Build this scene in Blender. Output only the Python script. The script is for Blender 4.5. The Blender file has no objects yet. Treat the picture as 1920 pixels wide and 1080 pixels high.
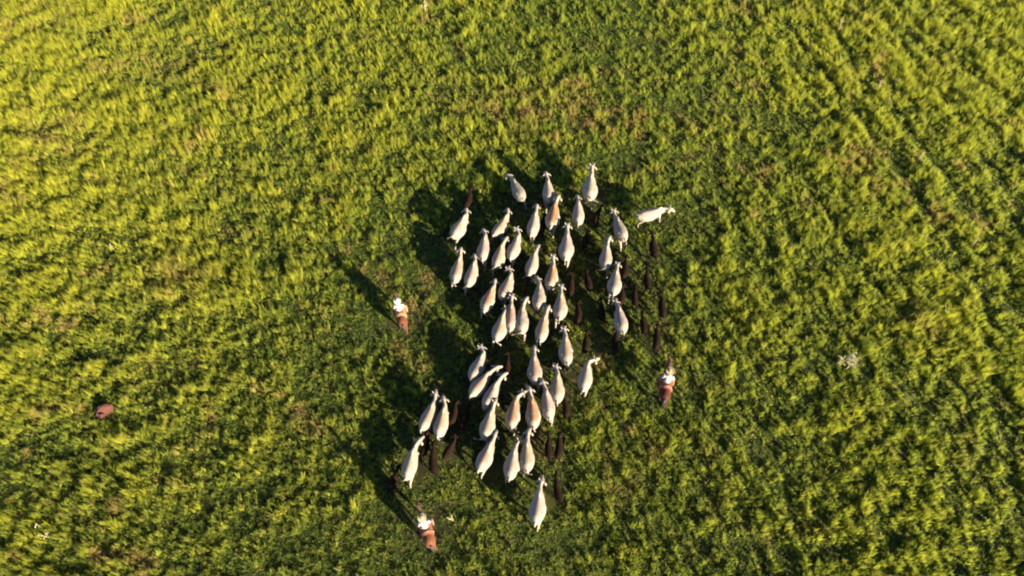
import bpy, bmesh, math, random
import numpy as np
from mathutils import Vector, Matrix

scene = bpy.context.scene
col = scene.collection
RAD = math.radians
random.seed(11)
rng = np.random.default_rng(11)

# ---------------------------------------------------------------- camera
F_PX, TILT, CAM_H = 1400.0, RAD(30.0), 33.2            # focal length for a 1920 px wide frame
cam_d = bpy.data.cameras.new("camera")
cam = bpy.data.objects.new("camera", cam_d)
col.objects.link(cam)
cam_d.sensor_width = 36.0
cam_d.lens = 36.0 * F_PX / 1920.0
cam_d.clip_end = 4000.0
cam.location = (0.0, -CAM_H * math.tan(TILT), CAM_H)
cam.rotation_euler = (TILT, 0.0, 0.0)
scene.camera = cam
scene.render.resolution_x, scene.render.resolution_y = 1024, 576

# ---------------------------------------------------------------- light
SUN_AZ, SUN_EL = RAD(-43.5), RAD(16.5)                 # from the lower right of the picture, low
w = bpy.data.worlds.new("World")
scene.world = w
w.use_nodes = True
nt = w.node_tree
sky = nt.nodes.new("ShaderNodeTexSky")
sky.sky_type = 'NISHITA'
sky.sun_disc = False
sky.sun_elevation = SUN_EL
sky.air_density, sky.dust_density, sky.altitude = 0.6, 0.4, 900.0
sx, sy = math.cos(SUN_AZ), math.sin(SUN_AZ)
sky.sun_rotation = math.atan2(sx, sy)
nt.links.new(sky.outputs[0], nt.nodes["Background"].inputs[0])
nt.nodes["Background"].inputs[1].default_value = 0.06
sun_d = bpy.data.lights.new("sun", 'SUN')
sun_d.energy = 5.0
sun_d.angle = RAD(0.6)
sun_d.color = (1.0, 0.85, 0.62)
sun = bpy.data.objects.new("sun", sun_d)
col.objects.link(sun)
sdir = Vector((sx * math.cos(SUN_EL), sy * math.cos(SUN_EL), math.sin(SUN_EL)))
sun.rotation_euler = sdir.to_track_quat('Z', 'Y').to_euler()
sun.location = sdir * 80

scene.view_settings.view_transform = 'Standard'
scene.view_settings.look = 'None'
scene.view_settings.exposure = 2.15
scene.view_settings.gamma = 1.0
scene.cycles.max_bounces = 6
scene.cycles.diffuse_bounces = 3
scene.cycles.glossy_bounces = 2
scene.cycles.transmission_bounces = 3
scene.cycles.transparent_max_bounces = 4
scene.cycles.caustics_reflective = False
scene.cycles.caustics_refractive = False
scene.cycles.filter_width = 2.0

# pixel of the 1920x1080 photograph -> point on the plane z
_C = np.array([0, -CAM_H * math.tan(TILT), CAM_H])
_U = np.array([0, math.cos(TILT), math.sin(TILT)])
_D = np.array([0, math.sin(TILT), -math.cos(TILT)])
def at(px, py, z=0.0):
    d = np.array([1.0, 0, 0]) * (px - 960) / F_PX + _U * (540 - py) / F_PX + _D
    p = _C + d * ((z - _C[2]) / d[2])
    return Vector((p[0], p[1], z))

# ---------------------------------------------------------------- helpers
def tag(o, label=None, cat=None, group=None, kind=None):
    if label: o["label"] = label
    if cat: o["category"] = cat
    if group: o["group"] = group
    if kind: o["kind"] = kind
    return o

class NB:
    """small node-building helper"""
    def __init__(s, name):
        s.m = bpy.data.materials.new(name); s.m.use_nodes = True
        s.t = s.m.node_tree; s.n = s.t.nodes; s.bsdf = s.n["Principled BSDF"]
    def new(s, k, **kw):
        n = s.n.new(k)
        for a, b in kw.items(): setattr(n, a, b)
        return n
    def link(s, a, b): s.t.links.new(a, b)
    def noise(s, vec, scale, detail=3, rough=.55):
        n = s.new("ShaderNodeTexNoise"); n.inputs["Scale"].default_value = scale
        n.inputs["Detail"].default_value = detail; n.inputs["Roughness"].default_value = rough
        if vec is not None: s.link(vec, n.inputs["Vector"])
        return n.outputs[0]
    def ramp(s, fac, a, b, lo=(0, 0, 0, 1), hi=(1, 1, 1, 1)):
        r = s.new("ShaderNodeValToRGB"); e = r.color_ramp.elements
        e[0].position = a; e[1].position = b; e[0].color = lo; e[1].color = hi
        s.link(fac, r.inputs[0]); return r.outputs[0]
    def mix(s, fac, a, b):
        m = s.new("ShaderNodeMix", data_type='RGBA')
        for v, i in ((fac, 0), (a, 6), (b, 7)):
            if isinstance(v, (int, float)): m.inputs[i].default_value = v
            elif isinstance(v, tuple): m.inputs[i].default_value = v if len(v) == 4 else (*v, 1)
            else: s.link(v, m.inputs[i])
        return m.outputs[2]
    def math(s, op, a, b=None):
        m = s.new("ShaderNodeMath", operation=op)
        for v, i in ((a, 0), (b, 1)):
            if v is None: continue
            if isinstance(v, (int, float)): m.inputs[i].default_value = v
            else: s.link(v, m.inputs[i])
        return m.outputs[0]

def simple_mat(name, c, rough=.7, var=.25, scale=9.0, bump=.0, sheen=0.0):
    b = NB(name)
    tc = b.new("ShaderNodeTexCoord")
    f = b.noise(tc.outputs["Object"], scale, 4)
    lo = tuple(x * (1 - var) for x in c); hi = tuple(min(1, x * (1 + var)) for x in c)
    b.link(b.mix(f, lo, hi), b.bsdf.inputs["Base Color"])
    b.bsdf.inputs["Roughness"].default_value = rough
    if sheen: b.bsdf.inputs["Sheen Weight"].default_value = sheen
    if bump:
        bp = b.new("ShaderNodeBump"); bp.inputs["Strength"].default_value = bump; bp.inputs["Distance"].default_value = .02
        b.link(b.noise(tc.outputs["Object"], scale * 4, 4), bp.inputs["Height"]); b.link(bp.outputs[0], b.bsdf.inputs["Normal"])
    return b.m

# ---- materials of animals: the object's own colour carries its saddle tint, alpha how strong
def coat_mat():
    b = NB("pale_coat")
    tc = b.new("ShaderNodeTexCoord"); P = tc.outputs["Object"]
    oi = b.new("ShaderNodeObjectInfo")
    sep = b.new("ShaderNodeSeparateXYZ"); b.link(P, sep.inputs[0])
    # offset of the noise by object so that no two coats are alike
    comb = b.new("ShaderNodeCombineXYZ"); b.link(b.math('MULTIPLY', oi.outputs["Random"], 37.0), comb.inputs[0])
    va = b.new("ShaderNodeVectorMath", operation='ADD'); b.link(P, va.inputs[0]); b.link(comb.outputs[0], va.inputs[1])
    n1 = b.noise(va.outputs[0], 2.6, 3); n2 = b.noise(va.outputs[0], 9, 4); n3 = b.noise(va.outputs[0], 17, 4)
    ax = b.math('ABSOLUTE', sep.outputs[0])
    mx = b.ramp(ax, .10, .30, (1, 1, 1, 1), (0, 0, 0, 1))
    dy = b.math('ABSOLUTE', b.math('ADD', sep.outputs[1], .10))
    my = b.ramp(dy, .25, .75, (1, 1, 1, 1), (0, 0, 0, 1))
    mz = b.ramp(sep.outputs[2], .95, 1.2)
    mn = b.ramp(n1, .28, .50)
    mask = b.math('MULTIPLY', b.math('MULTIPLY', mx, my), b.math('MULTIPLY', mz, mn))
    mask = b.math('MULTIPLY', mask, oi.outputs["Alpha"])
    base = b.mix(n2, (.172, .143, .112), (.295, .252, .202))
    grey = b.ramp(n1, .5, .72)
    base = b.mix(b.math('MULTIPLY', grey, .62), base, (.17, .152, .14))
    c = b.mix(mask, base, oi.outputs["Color"])
    c = b.mix(b.math('MULTIPLY', b.ramp(n3, .62, .75), .45), c, (.15, .11, .08))
    b.link(c, b.bsdf.inputs["Base Color"])
    b.bsdf.inputs["Roughness"].default_value = .75
    bp = b.new("ShaderNodeBump"); bp.inputs["Strength"].default_value = .25; bp.inputs["Distance"].default_value = .03
    b.link(n2, bp.inputs["Height"]); b.link(bp.outputs[0], b.bsdf.inputs["Normal"])
    return b.m
M_COAT = coat_mat()
def brown_coat(name, lo, hi, sheen=.3, rough=.5, flank=None):
    b = NB(name)
    tc = b.new("ShaderNodeTexCoord"); P = tc.outputs["Object"]
    n1 = b.noise(P, 3.0, 3); n2 = b.noise(P, 20, 4)
    c = b.mix(b.math('ADD', b.math('MULTIPLY', n1, .7), b.math('MULTIPLY', n2, .3)), lo, hi)
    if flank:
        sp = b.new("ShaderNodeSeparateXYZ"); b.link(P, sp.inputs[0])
        c = b.mix(b.ramp(b.math('ADD', sp.outputs[2], b.math('MULTIPLY', n1, .15)), 1.0, 1.16, (1, 1, 1, 1), (0, 0, 0, 1)), c, flank)  # sides painted paler than the back, standing in for sunlight on them
    b.link(c, b.bsdf.inputs["Base Color"])
    b.bsdf.inputs["Roughness"].default_value = rough
    b.bsdf.inputs["Sheen Weight"].default_value = sheen
    b.bsdf.inputs["Sheen Tint"].default_value = (1, .8, .65, 1)
    b.bsdf.inputs["Specular IOR Level"].default_value = .06
    return b.m
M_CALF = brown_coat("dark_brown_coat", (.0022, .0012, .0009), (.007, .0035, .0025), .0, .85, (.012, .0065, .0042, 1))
M_BAY = brown_coat("dark_bay_coat", (.022, .006, .004), (.065, .019, .011), .2)
M_CHEST = brown_coat("chestnut_coat", (.055, .017, .008), (.15, .050, .022), .2)
M_SORREL = brown_coat("sorrel_coat", (.065, .021, .009), (.17, .060, .026), .2)
M_SKIN_DARK = simple_mat("dark_muzzle_skin", (.05, .04, .038), .5, .3)
M_HOOF = simple_mat("hoof_horn", (.04, .035, .03), .5, .3)
M_HORN = simple_mat("grey_horn", (.30, .26, .20), .5, .3)
M_SWITCH = simple_mat("tail_switch_hair", (.22, .19, .16), .8, .5, 30)
M_BLACKHAIR = simple_mat("dark_horse_hair", (.025, .014, .010), .6, .5, 30)
M_EYE = simple_mat("dark_eye", (.01, .008, .007), .15, .1)

# ---------------------------------------------------------------- solid building: lofts and tubes, fused by a remesh
class Solid:
    def __init__(s): s.v = []; s.f = []
    def ring_loft(s, rings):
        n = len(rings[0]); o = len(s.v)
        for r in rings: s.v += [tuple(p) for p in r]
        for i in range(len(rings) - 1):
            for j in range(n):
                a = o + i * n + j; b = o + i * n + (j + 1) % n
                s.f.append((a, b, b + n, a + n))
        c0 = len(s.v); s.v.append(tuple(sum((Vector(p) for p in rings[0]), Vector()) / n))
        c1 = len(s.v); s.v.append(tuple(sum((Vector(p) for p in rings[-1]), Vector()) / n))
        e = o + (len(rings) - 1) * n
        for j in range(n):
            s.f.append((o + (j + 1) % n, o + j, c0)); s.f.append((e + j, e + (j + 1) % n, c1))
    def spine(s, secs, n=20, ridge=.0):
        """sections (y, z, half width, half height) in the sagittal plane"""
        rings = []
        for i, (y, z, rx, rz) in enumerate(secs):
            a = Vector((0, secs[max(0, i - 1)][0], secs[max(0, i - 1)][1])); b = Vector((0, secs[min(len(secs) - 1, i + 1)][0], secs[min(len(secs) - 1, i + 1)][1]))
            t = (b - a).normalized(); up = Vector((1, 0, 0)).cross(t)
            r = []
            for j in range(n):
                th = 2 * math.pi * j / n; cx, cz = math.cos(th), math.sin(th)
                k = 1 - ridge * max(0, cz) ** 2                      # the top of the ring drawn in towards a ridge
                r.append(Vector((0, y, z)) + Vector((1, 0, 0)) * (rx * cx * k) + up * (rz * cz))
            rings.append(r)
        s.ring_loft(rings)
    def tube(s, pts, rad, n=10, flat=1.0, flat_axis=None):
        rings = []; P = [Vector(p) for p in pts]
        for i, p in enumerate(P):
            t = (P[min(len(P) - 1, i + 1)] - P[max(0, i - 1)]).normalized()
            ref = Vector(flat_axis) if flat_axis else (Vector((1, 0, 0)) if abs(t.x) < .8 else Vector((0, 1, 0)))
            u = (ref - t * ref.dot(t)).normalized(); vv = t.cross(u)
            rings.append([p + u * (rad[i] * flat * math.cos(2 * math.pi * j / n)) + vv * (rad[i] * math.sin(2 * math.pi * j / n)) for j in range(n)])
        s.ring_loft(rings)
    def ball(s, c, r, n=12, m=8):
        if isinstance(r, (int, float)): r = (r, r, r)
        rings = []
        for i in range(1, m):
            ph = math.pi * i / m
            rings.append([Vector((c[0] + r[0] * math.sin(ph) * math.cos(2 * math.pi * j / n), c[1] + r[1] * math.sin(ph) * math.sin(2 * math.pi * j / n), c[2] - r[2] * math.cos(ph))) for j in range(n)])
        s.ring_loft(rings)
    def warp(s, fn): s.v = [tuple(fn(Vector(p))) for p in s.v]
    def build(s, name, mats, parent=None, voxel=None, smooth=3, link=True, shade=True):
        me = bpy.data.meshes.new(name)
        me.from_pydata(s.v, [], s.f); me.update()
        bm = bmesh.new(); bm.from_mesh(me); bmesh.ops.recalc_face_normals(bm, faces=bm.faces); bm.to_mesh(me); bm.free()
        if voxel:
            tmp = bpy.data.objects.new("tmp", me); col.objects.link(tmp)
            md = tmp.modifiers.new("r", 'REMESH'); md.mode = 'VOXEL'; md.voxel_size = voxel
            if smooth:
                ms = tmp.modifiers.new("s", 'SMOOTH'); ms.factor = .5; ms.iterations = smooth
            dg = bpy.context.evaluated_depsgraph_get()
            m2 = bpy.data.meshes.new_from_object(tmp.evaluated_get(dg))
            bpy.data.objects.remove(tmp); bpy.data.meshes.remove(me); me = m2; me.name = name
        me.materials.clear()
        for m in (mats if isinstance(mats, (list, tuple)) else [mats]): me.materials.append(m)
        if shade: me.polygons.foreach_set("use_smooth", [True] * len(me.polygons))
        me.update()
        if not link: return me
        o = bpy.data.objects.new(name, me); col.objects.link(o)
        if parent: o.parent = parent
        return o

def link_obj(name, me, parent=None):
    o = bpy.data.objects.new(name, me); col.objects.link(o)
    if parent: o.parent = parent
    return o

def bend_fn(y0, y1, ang, drop=0.0):
    def fn(p):
        if p.y <= y0: return p
        t = min(1, (p.y - y0) / (y1 - y0)); t = t * t * (3 - 2 * t)
        a = ang * t; c, s_ = math.cos(a), math.sin(a)
        return Vector((c * p.x - s_ * (p.y - y0), y0 + s_ * p.x + c * (p.y - y0), p.z - drop * t))
    return fn

def paint_slots(me, tests):
    n = len(me.polygons); c = np.empty(n * 3, np.float32); me.polygons.foreach_get("center", c); c = c.reshape(-1, 3)
    idx = np.zeros(n, np.int32)
    for i, t in tests: idx[t(c)] = i
    me.polygons.foreach_set("material_index", idx); me.update()

# ---------------------------------------------------------------- cattle
def make_bovine(yaw=0.0, stride=0.0, tail=0.0, fat=1.0, drop=0.0, calf=False, voxel=.026, horns=True, curve=0.0):
    """meshes of one animal: body and its few parts, facing +Y, standing on z = 0"""
    s = Solid()
    L = 1.0
    if not calf:
        secs = [(-1.00, 1.14, .05, .06), (-.97, 1.11, .11, .15), (-.88, 1.05, .20, .25), (-.74, 1.01, .275, .335), (-.56, .96, .335, .40),
                (-.34, .91, .37, .44), (-.10, .91, .355, .435), (.10, .94, .315, .42), (.28, .98, .275, .40), (.44, 1.02, .225, .37),
                (.60, 1.08, .145, .27), (.82, 1.15, .105, .20), (1.00, 1.21, .105, .165), (1.11, 1.245, .128, .145),
                (1.20, 1.22, .128, .135), (1.29, 1.13, .105, .115), (1.39, 1.04, .08, .095), (1.46, .965, .078, .08), (1.485, .93, .055, .05)]
        legz, fx, hx = 1.0, .155, .175
    else:
        secs = [(-.98, 1.12, .05, .06), (-.95, 1.10, .10, .13), (-.86, 1.06, .17, .21), (-.70, 1.03, .215, .26), (-.48, 1.01, .235, .29),
                (-.22, .99, .25, .31), (.04, .98, .25, .31), (.28, 1.0, .225, .31), (.46, 1.03, .19, .30), (.62, 1.07, .15, .26),
                (.76, 1.12, .12, .20), (.92, 1.21, .105, .17), (1.03, 1.27, .11, .155), (1.13, 1.29, .122, .145),
                (1.22, 1.24, .112, .13), (1.31, 1.13, .09, .105), (1.40, 1.02, .068, .085), (1.46, .95, .068, .07), (1.485, .92, .045, .045)]
        legz, fx, hx = 1.05, .14, .15
    secs = [(y, z, rx * (fat * (1.38 if calf else 1.15) if y < .0 else fat * 1.25 if calf and y < .5 else 1.04), rz) for y, z, rx, rz in secs]
    s.spine(secs, 20, .26 if not calf else .15)
    lr = .85 if calf else 1.0
    for sgn, ph in ((1, 1), (-1, -1)):
        d = stride * ph
        def fl(x, y, z): return (x * sgn, y + d * .26 * max(0, (1 - z / legz)), z)
        def hl(x, y, z): return (x * sgn, y - d * .30 * max(0, (1 - z / legz)), z)
        s.tube([fl(fx * .68, .40, 1.00), fl(fx * .92, .44, .74), fl(fx, .44, .56), fl(fx * .95, .47, .40), fl(fx * .92, .45, .26), fl(fx * .92, .45, .12), fl(fx * .92, .49, .04), fl(fx * .92, .50, -.02)],
               [.115 * lr, .105 * lr, .075 * lr, .058 * lr, .042 * lr, .043 * lr, .055 * lr, .062 * lr], 10)
        s.tube([hl(hx * .8, -.62, 1.05), hl(hx, -.58, .82), hl(hx, -.62, .64), hl(hx, -.80, .46), hl(hx * .97, -.80, .38), hl(hx * .95, -.76, .24), hl(hx * .95, -.74, .12), hl(hx * .95, -.69, .04), hl(hx * .95, -.67, -.02)],
               [.20 * lr, .175 * lr, .11 * lr, .066 * lr, .055 * lr, .043 * lr, .045 * lr, .056 * lr, .062 * lr], 10)
        # hip bone, pin bone, shoulder blade, ears
        s.ball((.235 * sgn * fat * (.8 if calf else 1), -.47, 1.20), (.07, .13, .055)); s.ball((.10 * sgn, -.93, 1.10), (.06, .07, .08))
        s.ball((.115 * sgn, .38, 1.10), (.065, .15, .20))
        e0 = secs[13][1]; q = 1.25 if calf else 1.0
        s.tube([(.08 * sgn, 1.10, e0 + .03), (.15 * sgn, 1.08, e0 + .03), (.215 * sgn, 1.04, e0 - .01), (.265 * sgn, .99, e0 - .075), (.285 * sgn, .965, e0 - .12)],
               [.045 * q, .07 * q, .092 * q, .07 * q, .025 * q], 10, .45, (0, .5, 1))
    if not calf:
        s.ball((0, .47, 1.36), (.10, .19, .13)); s.ball((0, .40, 1.36), (.09, .16, .09))      # hump
        s.tube([(0, .60, .72), (0, .78, .80), (0, .94, .92)], [.05, .055, .03], 8, .5)          # dewlap
    # tail
    tx = tail
    k = abs(tail)
    tp = [(0, -.97, 1.20), (.06 * tx, -1.05, 1.17 + .03 * k), (.24 * tx, -1.10, 1.02 + .10 * k), (.42 * tx, -1.08, .84 + .16 * k), (.52 * tx, -1.03, .68 + .18 * k)]
    s.tube(tp, [.045, .036, .03, .027, .026], 8)
    bf0 = bend_fn(.60, 1.10, yaw, drop)
    def bf(p):
        p = bf0(p); return Vector((p.x + curve * p.y * p.y, p.y, p.z))
    s.warp(bf)
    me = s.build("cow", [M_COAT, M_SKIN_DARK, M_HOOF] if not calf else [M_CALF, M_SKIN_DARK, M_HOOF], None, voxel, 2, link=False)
    mz = bf(Vector((0, secs[-1][0] - .01, secs[-1][1])))
    paint_slots(me, [(1, lambda c: ((c - np.array(mz)) ** 2).sum(1) < .085 ** 2), (2, lambda c: c[:, 2] < .055)])
    parts = {"cow": me, "eye": [], "horn": []}
    for sgn in (1, -1):
        e = Solid(); e.ball((.094 * sgn, secs[14][0] + .02, secs[14][1] + .03), (.022, .026, .026), 8, 6); e.warp(bf)
        parts["eye"].append(e.build("eye", M_EYE, link=False))
        if horns and not calf:
            h = Solid(); e0 = secs[13][1] + .10
            h.tube([(.06 * sgn, 1.12, e0 - .02), (.10 * sgn, 1.13, e0 + .03), (.135 * sgn, 1.15, e0 + .10), (.14 * sgn, 1.17, e0 + .17)], [.028, .025, .018, .006], 8); h.warp(bf)
            parts["horn"].append(h.build("horn", M_HORN, link=False))
    t = Solid(); e = bf(Vector(tp[-1])); d = (e - bf(Vector(tp[-2]))).normalized()
    t.tube([e - d * .03, e + d * .08 + Vector((0, 0, -.02)), e + d * .20 + Vector((0, .01, -.06)), e + d * .28 + Vector((0, .02, -.12))], [.028, .045, .04, .012], 8)
    parts["tail_switch"] = t.build("tail_switch", M_SWITCH if not calf else M_BLACKHAIR, link=False)
    return parts

def place_bovine(parts, name, head, rump, label, group, cat, size=None, tint=None, zs=(1.38, 1.15), mid=.135, span=2.23, lim=(.84, 1.10)):
    k = size or 1.0
    A = at(head[0], head[1], zs[0] * k); B = at(rump[0], rump[1], zs[1] * k)
    d = Vector((A.x - B.x, A.y - B.y)); ln = d.length; d.normalize()
    sc = max(lim[0], min(lim[1], ln / span))
    m = Vector(((A.x + B.x) / 2, (A.y + B.y) / 2)) - d * mid * sc
    o = link_obj(name, parts["cow"])
    o.location = (m.x, m.y, 0); o.rotation_euler = (0, 0, math.atan2(-d.x, d.y)); o.scale = (sc, sc, sc)
    if tint: o.color = tint
    for e in parts["eye"]: link_obj("eye", e, o)
    for h in parts["horn"]: link_obj("horn", h, o)
    link_obj("tail_switch", parts["tail_switch"], o)
    tag(o, label, cat, group)
    SPOTS.append((m.x, m.y, sc))
    return o
SPOTS = []
WHITE, CREAM, TAN, GREY = (.225, .17, .13, .8), (.21, .143, .095, 1.35), (.205, .108, .052, 2.0), (.13, .105, .09, .95)
# head pixel, rump pixel, head turn (degrees, + = to its left), tail swing, tint, label
COWS = [
 ((955,317),(981,368), 20, .3, GREY, "white cow walking at the herd's front left, angled up-left, head turned"),
 ((1027,316),(1030,373), 12, .0, WHITE, "white cow in the middle of the three leading the herd"),
 ((1045,360),(1033,423), 0, -.2, (.225, .105, .045, 4.0), "orange-tan backed cow right behind the middle leader, warmest coat of all"),
 ((882,384),(848,440), 18, -.7, WHITE, "bright white cow on the herd's front left flank, heading up-right"),
 ((960,385),(927,437), 10, .0, CREAM, "creamy white cow of the second row, between the left flank cow and the wide-eared one"),
 ((1009,376),(996,436), -5, .1, WHITE, "white cow with ears held out wide, just left of the orange-tan one"),
 ((1111,306),(1105,370), 0, .9, WHITE, "horned white cow leading the herd on the right, tail swung out to the right"),
 ((1086,356),(1085,414), 10, .1, WHITE, "plump white cow directly behind the horned right leader"),
 ((1151,386),(1173,445), 6, .3, GREY, "greyish white cow angled up-left, beside the one walking right"),
 ((1259,381),(1199,400), -12, -.9, WHITE, "brightly sunlit white cow walking off to the right with raised tail"),
 ((912,420),(903,482), 12, .1, WHITE, "white cow whose rump is nudged by the head of a smaller white cow"),
 ((947,437),(929,495), -15, -.5, CREAM, "cream-shaded white cow beside the rump-nudged one, tail to the left"),
 ((979,421),(957,478), 35, .1, WHITE, "white cow with its head turned left, right behind the creamy second-row cow"),
 ((1009,451),(993,510), 5, -.6, WHITE, "white cow alone behind the left-turned head cow, short tail out left"),
 ((866,460),(851,523), 14, .0, CREAM, "tan-marked white cow outermost on the left, behind the front left flank cow"),
 ((894,470),(878,529), 5, -.5, WHITE, "smaller white cow pushing its head onto the rump ahead"),
 ((964,496),(942,552), 30, .1, CREAM, "cream-backed white cow with grey rump and head turned left, mid herd"),
 ((931,517),(906,577), 22, .2, TAN, "tan-backed cow at the left edge, beside the grey-rumped cream one"),
 ((1041,474),(1032,535), 0, .2, TAN, "tan-backed cow with large pale ears in the herd's centre"),
 ((1014,511),(1010,573), 8, .1, GREY, "grey-white cow tucked to the left of the big-eared tan one"),
 ((1054,526),(1050,593), 0, -.1, CREAM, "pinkish white cow with ears level, a calf on its right side, mid herd"),
 ((1066,415),(1061,482), 10, .1, WHITE, "pear-shaped white cow behind the plump one, a calf on its right"),
 ((1141,437),(1136,498), -8, -.8, WHITE, "white cow with tail curled left, front of the right-hand file"),
 ((1160,484),(1151,545), 10, .1, GREY, "white cow with a dull back patch, second of the right-hand file"),
 ((950,566),(930,634), -18, .4, CREAM, "yellowish white cow, left one of three walking pressed together"),
 ((960,549),(957,611), -10, .0, CREAM, "slim pinkish cow squeezed in the middle of three pressed together"),
 ((981,552),(977,618), -15, -.9, GREY, "grey-white cow, right one of three pressed together, tail curled left"),
 ((1027,568),(1012,634), 10, .1, CREAM, "tan-marked white cow whose head touches the grey-white rump ahead"),
 ((1159,554),(1169,617), 5, .2, GREY, "white cow angled up-left with ears out, last of the right-hand file"),
 ((1060,606),(1063,678), 12, .1, CREAM, "large white cow with a pinkish saddle, alone right of the mid gap"),
 ((912,645),(885,703), 42, -.1, GREY, "white cow with a grey neck shadow and head turned left, front of the rear group"),
 ((929,679),(882,736), -6, .2, CREAM, "tan-marked cow slanting under the front left cow of the rear group"),
 ((940,696),(909,758), -8, .1, GREY, "grey-white cow in the rear group with another's head over its rump"),
 ((1001,644),(1004,712), 0, .2, CREAM, "white cow with a pink-tan saddle, alone at the rear group's top"),
 ((1047,676),(1044,750), 18, .1, CREAM, "creamy cow just right of the white one, rear group's right edge"),
 ((1022,707),(1031,780), 8, .1, WHITE, "white cow overlapping the creamy right-edge cow's flank"),
 ((996,721),(1002,799), 4, .1, TAN, "tan-shouldered cow immediately left of the overlapping white one"),
 ((971,725),(957,797), -25, .7, TAN, "tan-saddled cow with tail flicked right, middle of the rear group"),
 ((926,750),(908,813), 10, -.9, CREAM, "tan-saddled cow with long tail curled left, head over a grey-white rump"),
 ((931,805),(898,878), 15, -.1, CREAM, "white cow with reddish shoulder patch behind the curled-tail cow"),
 ((970,816),(955,893), -20, .1, WHITE, "white cow with a pinkish back, left of the last close pair"),
 ((989,801),(987,880), -5, .4, CREAM, "white cow, right one of the last close pair"),
 ((1107,659),(1095,725), -45, -.1, WHITE, "white cow walking alone on the right, head turned to the right"),
 ((821,732),(791,800), 5, .1, CREAM, "cream cow with shaded grey head, left one of the left rear pair"),
 ((837,741),(820,812), 22, .1, CREAM, "full-bodied white cow, right one of the left rear pair"),
 ((781,815),(759,895), -22, -.3, WHITE, "gleaming white cow at the herd's lower left corner, one ear out"),
 ((1016,891),(1005,980), 0, .1, WHITE, "biggest white cow, last of all, alone at the bottom of the herd"),
]
for i, (h, r, yaw, tail, tint, lab) in enumerate(COWS):
    rs = random.Random(100 + i)
    p = make_bovine(RAD(yaw + rs.uniform(-11, 11)), rs.choice([-1, 1]) * (.6 if i == 9 else rs.uniform(.8, 1.5)), tail + rs.uniform(-.1, .1), rs.uniform(.92, 1.09), rs.uniform(-.06, .24), False, .026, rs.random() < .5 or i in (6,), rs.uniform(-.05, .05))
    jit = lambda v: max(0, min(1, v * rs.uniform(.92, 1.08)))
    place_bovine(p, "cow", h, r, lab, "white cattle walking in the herd", "cow", tint=(jit(tint[0]), jit(tint[1]), jit(tint[2]), tint[3]))

CALVES = [
 ((1223,432),(1228,482), "dark calf walking by itself below the cow that heads right"),
 ((1176,474),(1172,518), "dark red-brown calf right beside the dull-patched cow of the right file"),
 ((1212,494),(1216,540), "dark calf with a pale rim, right of the red-brown calf"),
 ((1073,505),(1069,551), "dark brown calf at the right side of the pinkish level-eared cow"),
 ((1100,500),(1107,540), "almost hidden black calf in the dark gap left of the right-hand file"),
 ((1085,556),(1086,602), "dark calf below and right of the pinkish level-eared cow"),
 ((1128,555),(1130,592), "almost hidden black calf left of the last cow of the right file"),
 ((1170,533),(1166,562), "small reddish dark calf between the last two cows of the right file"),
 ((1192,530),(1191,566), "dark calf with a straight pale rim, between the small reddish one and the outer file"),
 ((1242,544),(1244,592), "dark calf outermost on the right, rimmed by sunlit grass"),
 ((1206,578),(1211,622), "dark calf with a curved pale rim, beside a bright grass tuft"),
 ((1234,602),(1233,652), "long dark calf last of the right side, angled up to the outermost calf"),
 ((1157,610),(1155,650), "dark calf right behind the last cow of the right file"),
 ((1102,617),(1099,655), "dark calf just above the head of the cow walking alone on the right"),
 ((1127,380),(1116,408), "small brown calf below the right leader, grey light on its side"),
 ((1104,422),(1095,460), "dark calf at the right of the pear-shaped white cow"),
 ((1021,396),(1016,430), "dark calf squeezed between the wide-eared cow and the tan one"),
 ((856,745),(847,791), "dark brown calf right beside the full-bodied cow of the left rear pair"),
 ((878,754),(865,797), "shadowed black calf, second to the right of the left rear pair"),
 ((800,806),(793,850), "dark calf directly behind the left cow of the left rear pair"),
 ((810,826),(811,888), "long dark brown calf at the bottom left, in the middle of three dark calves"),
 ((858,812),(830,858), "dark calf slanting up-right with a sunlit flank, right of the long brown one"),
 ((742,880),(733,908), "small dark calf at the heels of the gleaming lower left cow"),
 ((1059,735),(1064,774), "dark calf at the right of the overlapping white and creamy pair"),
 ((1029,808),(1029,854), "dark calf right of the last close pair, inner one of two side by side"),
 ((1051,808),(1048,855), "dark calf right of the last close pair, outer one of two side by side"),
 ((1040,884),(1050,940), "dark calf walking at the right of the biggest, last white cow"),
 ((954,655),(948,699), "dark calf alone in the gap of the rear group, right of the front cow's neck"),
 ((884,345),(874,384), "brown calf ahead of the bright front left flank cow"),
]
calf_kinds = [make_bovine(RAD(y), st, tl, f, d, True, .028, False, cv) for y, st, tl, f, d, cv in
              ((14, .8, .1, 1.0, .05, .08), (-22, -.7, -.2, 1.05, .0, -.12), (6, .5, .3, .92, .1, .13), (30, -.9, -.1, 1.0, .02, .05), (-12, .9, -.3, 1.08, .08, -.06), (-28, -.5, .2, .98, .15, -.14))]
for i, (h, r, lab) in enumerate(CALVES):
    place_bovine(calf_kinds[i % len(calf_kinds)], "calf", h, r, lab, "dark calves among the white cattle", "calf", size=.68, lim=(.54, .80), span=2.23)

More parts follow.
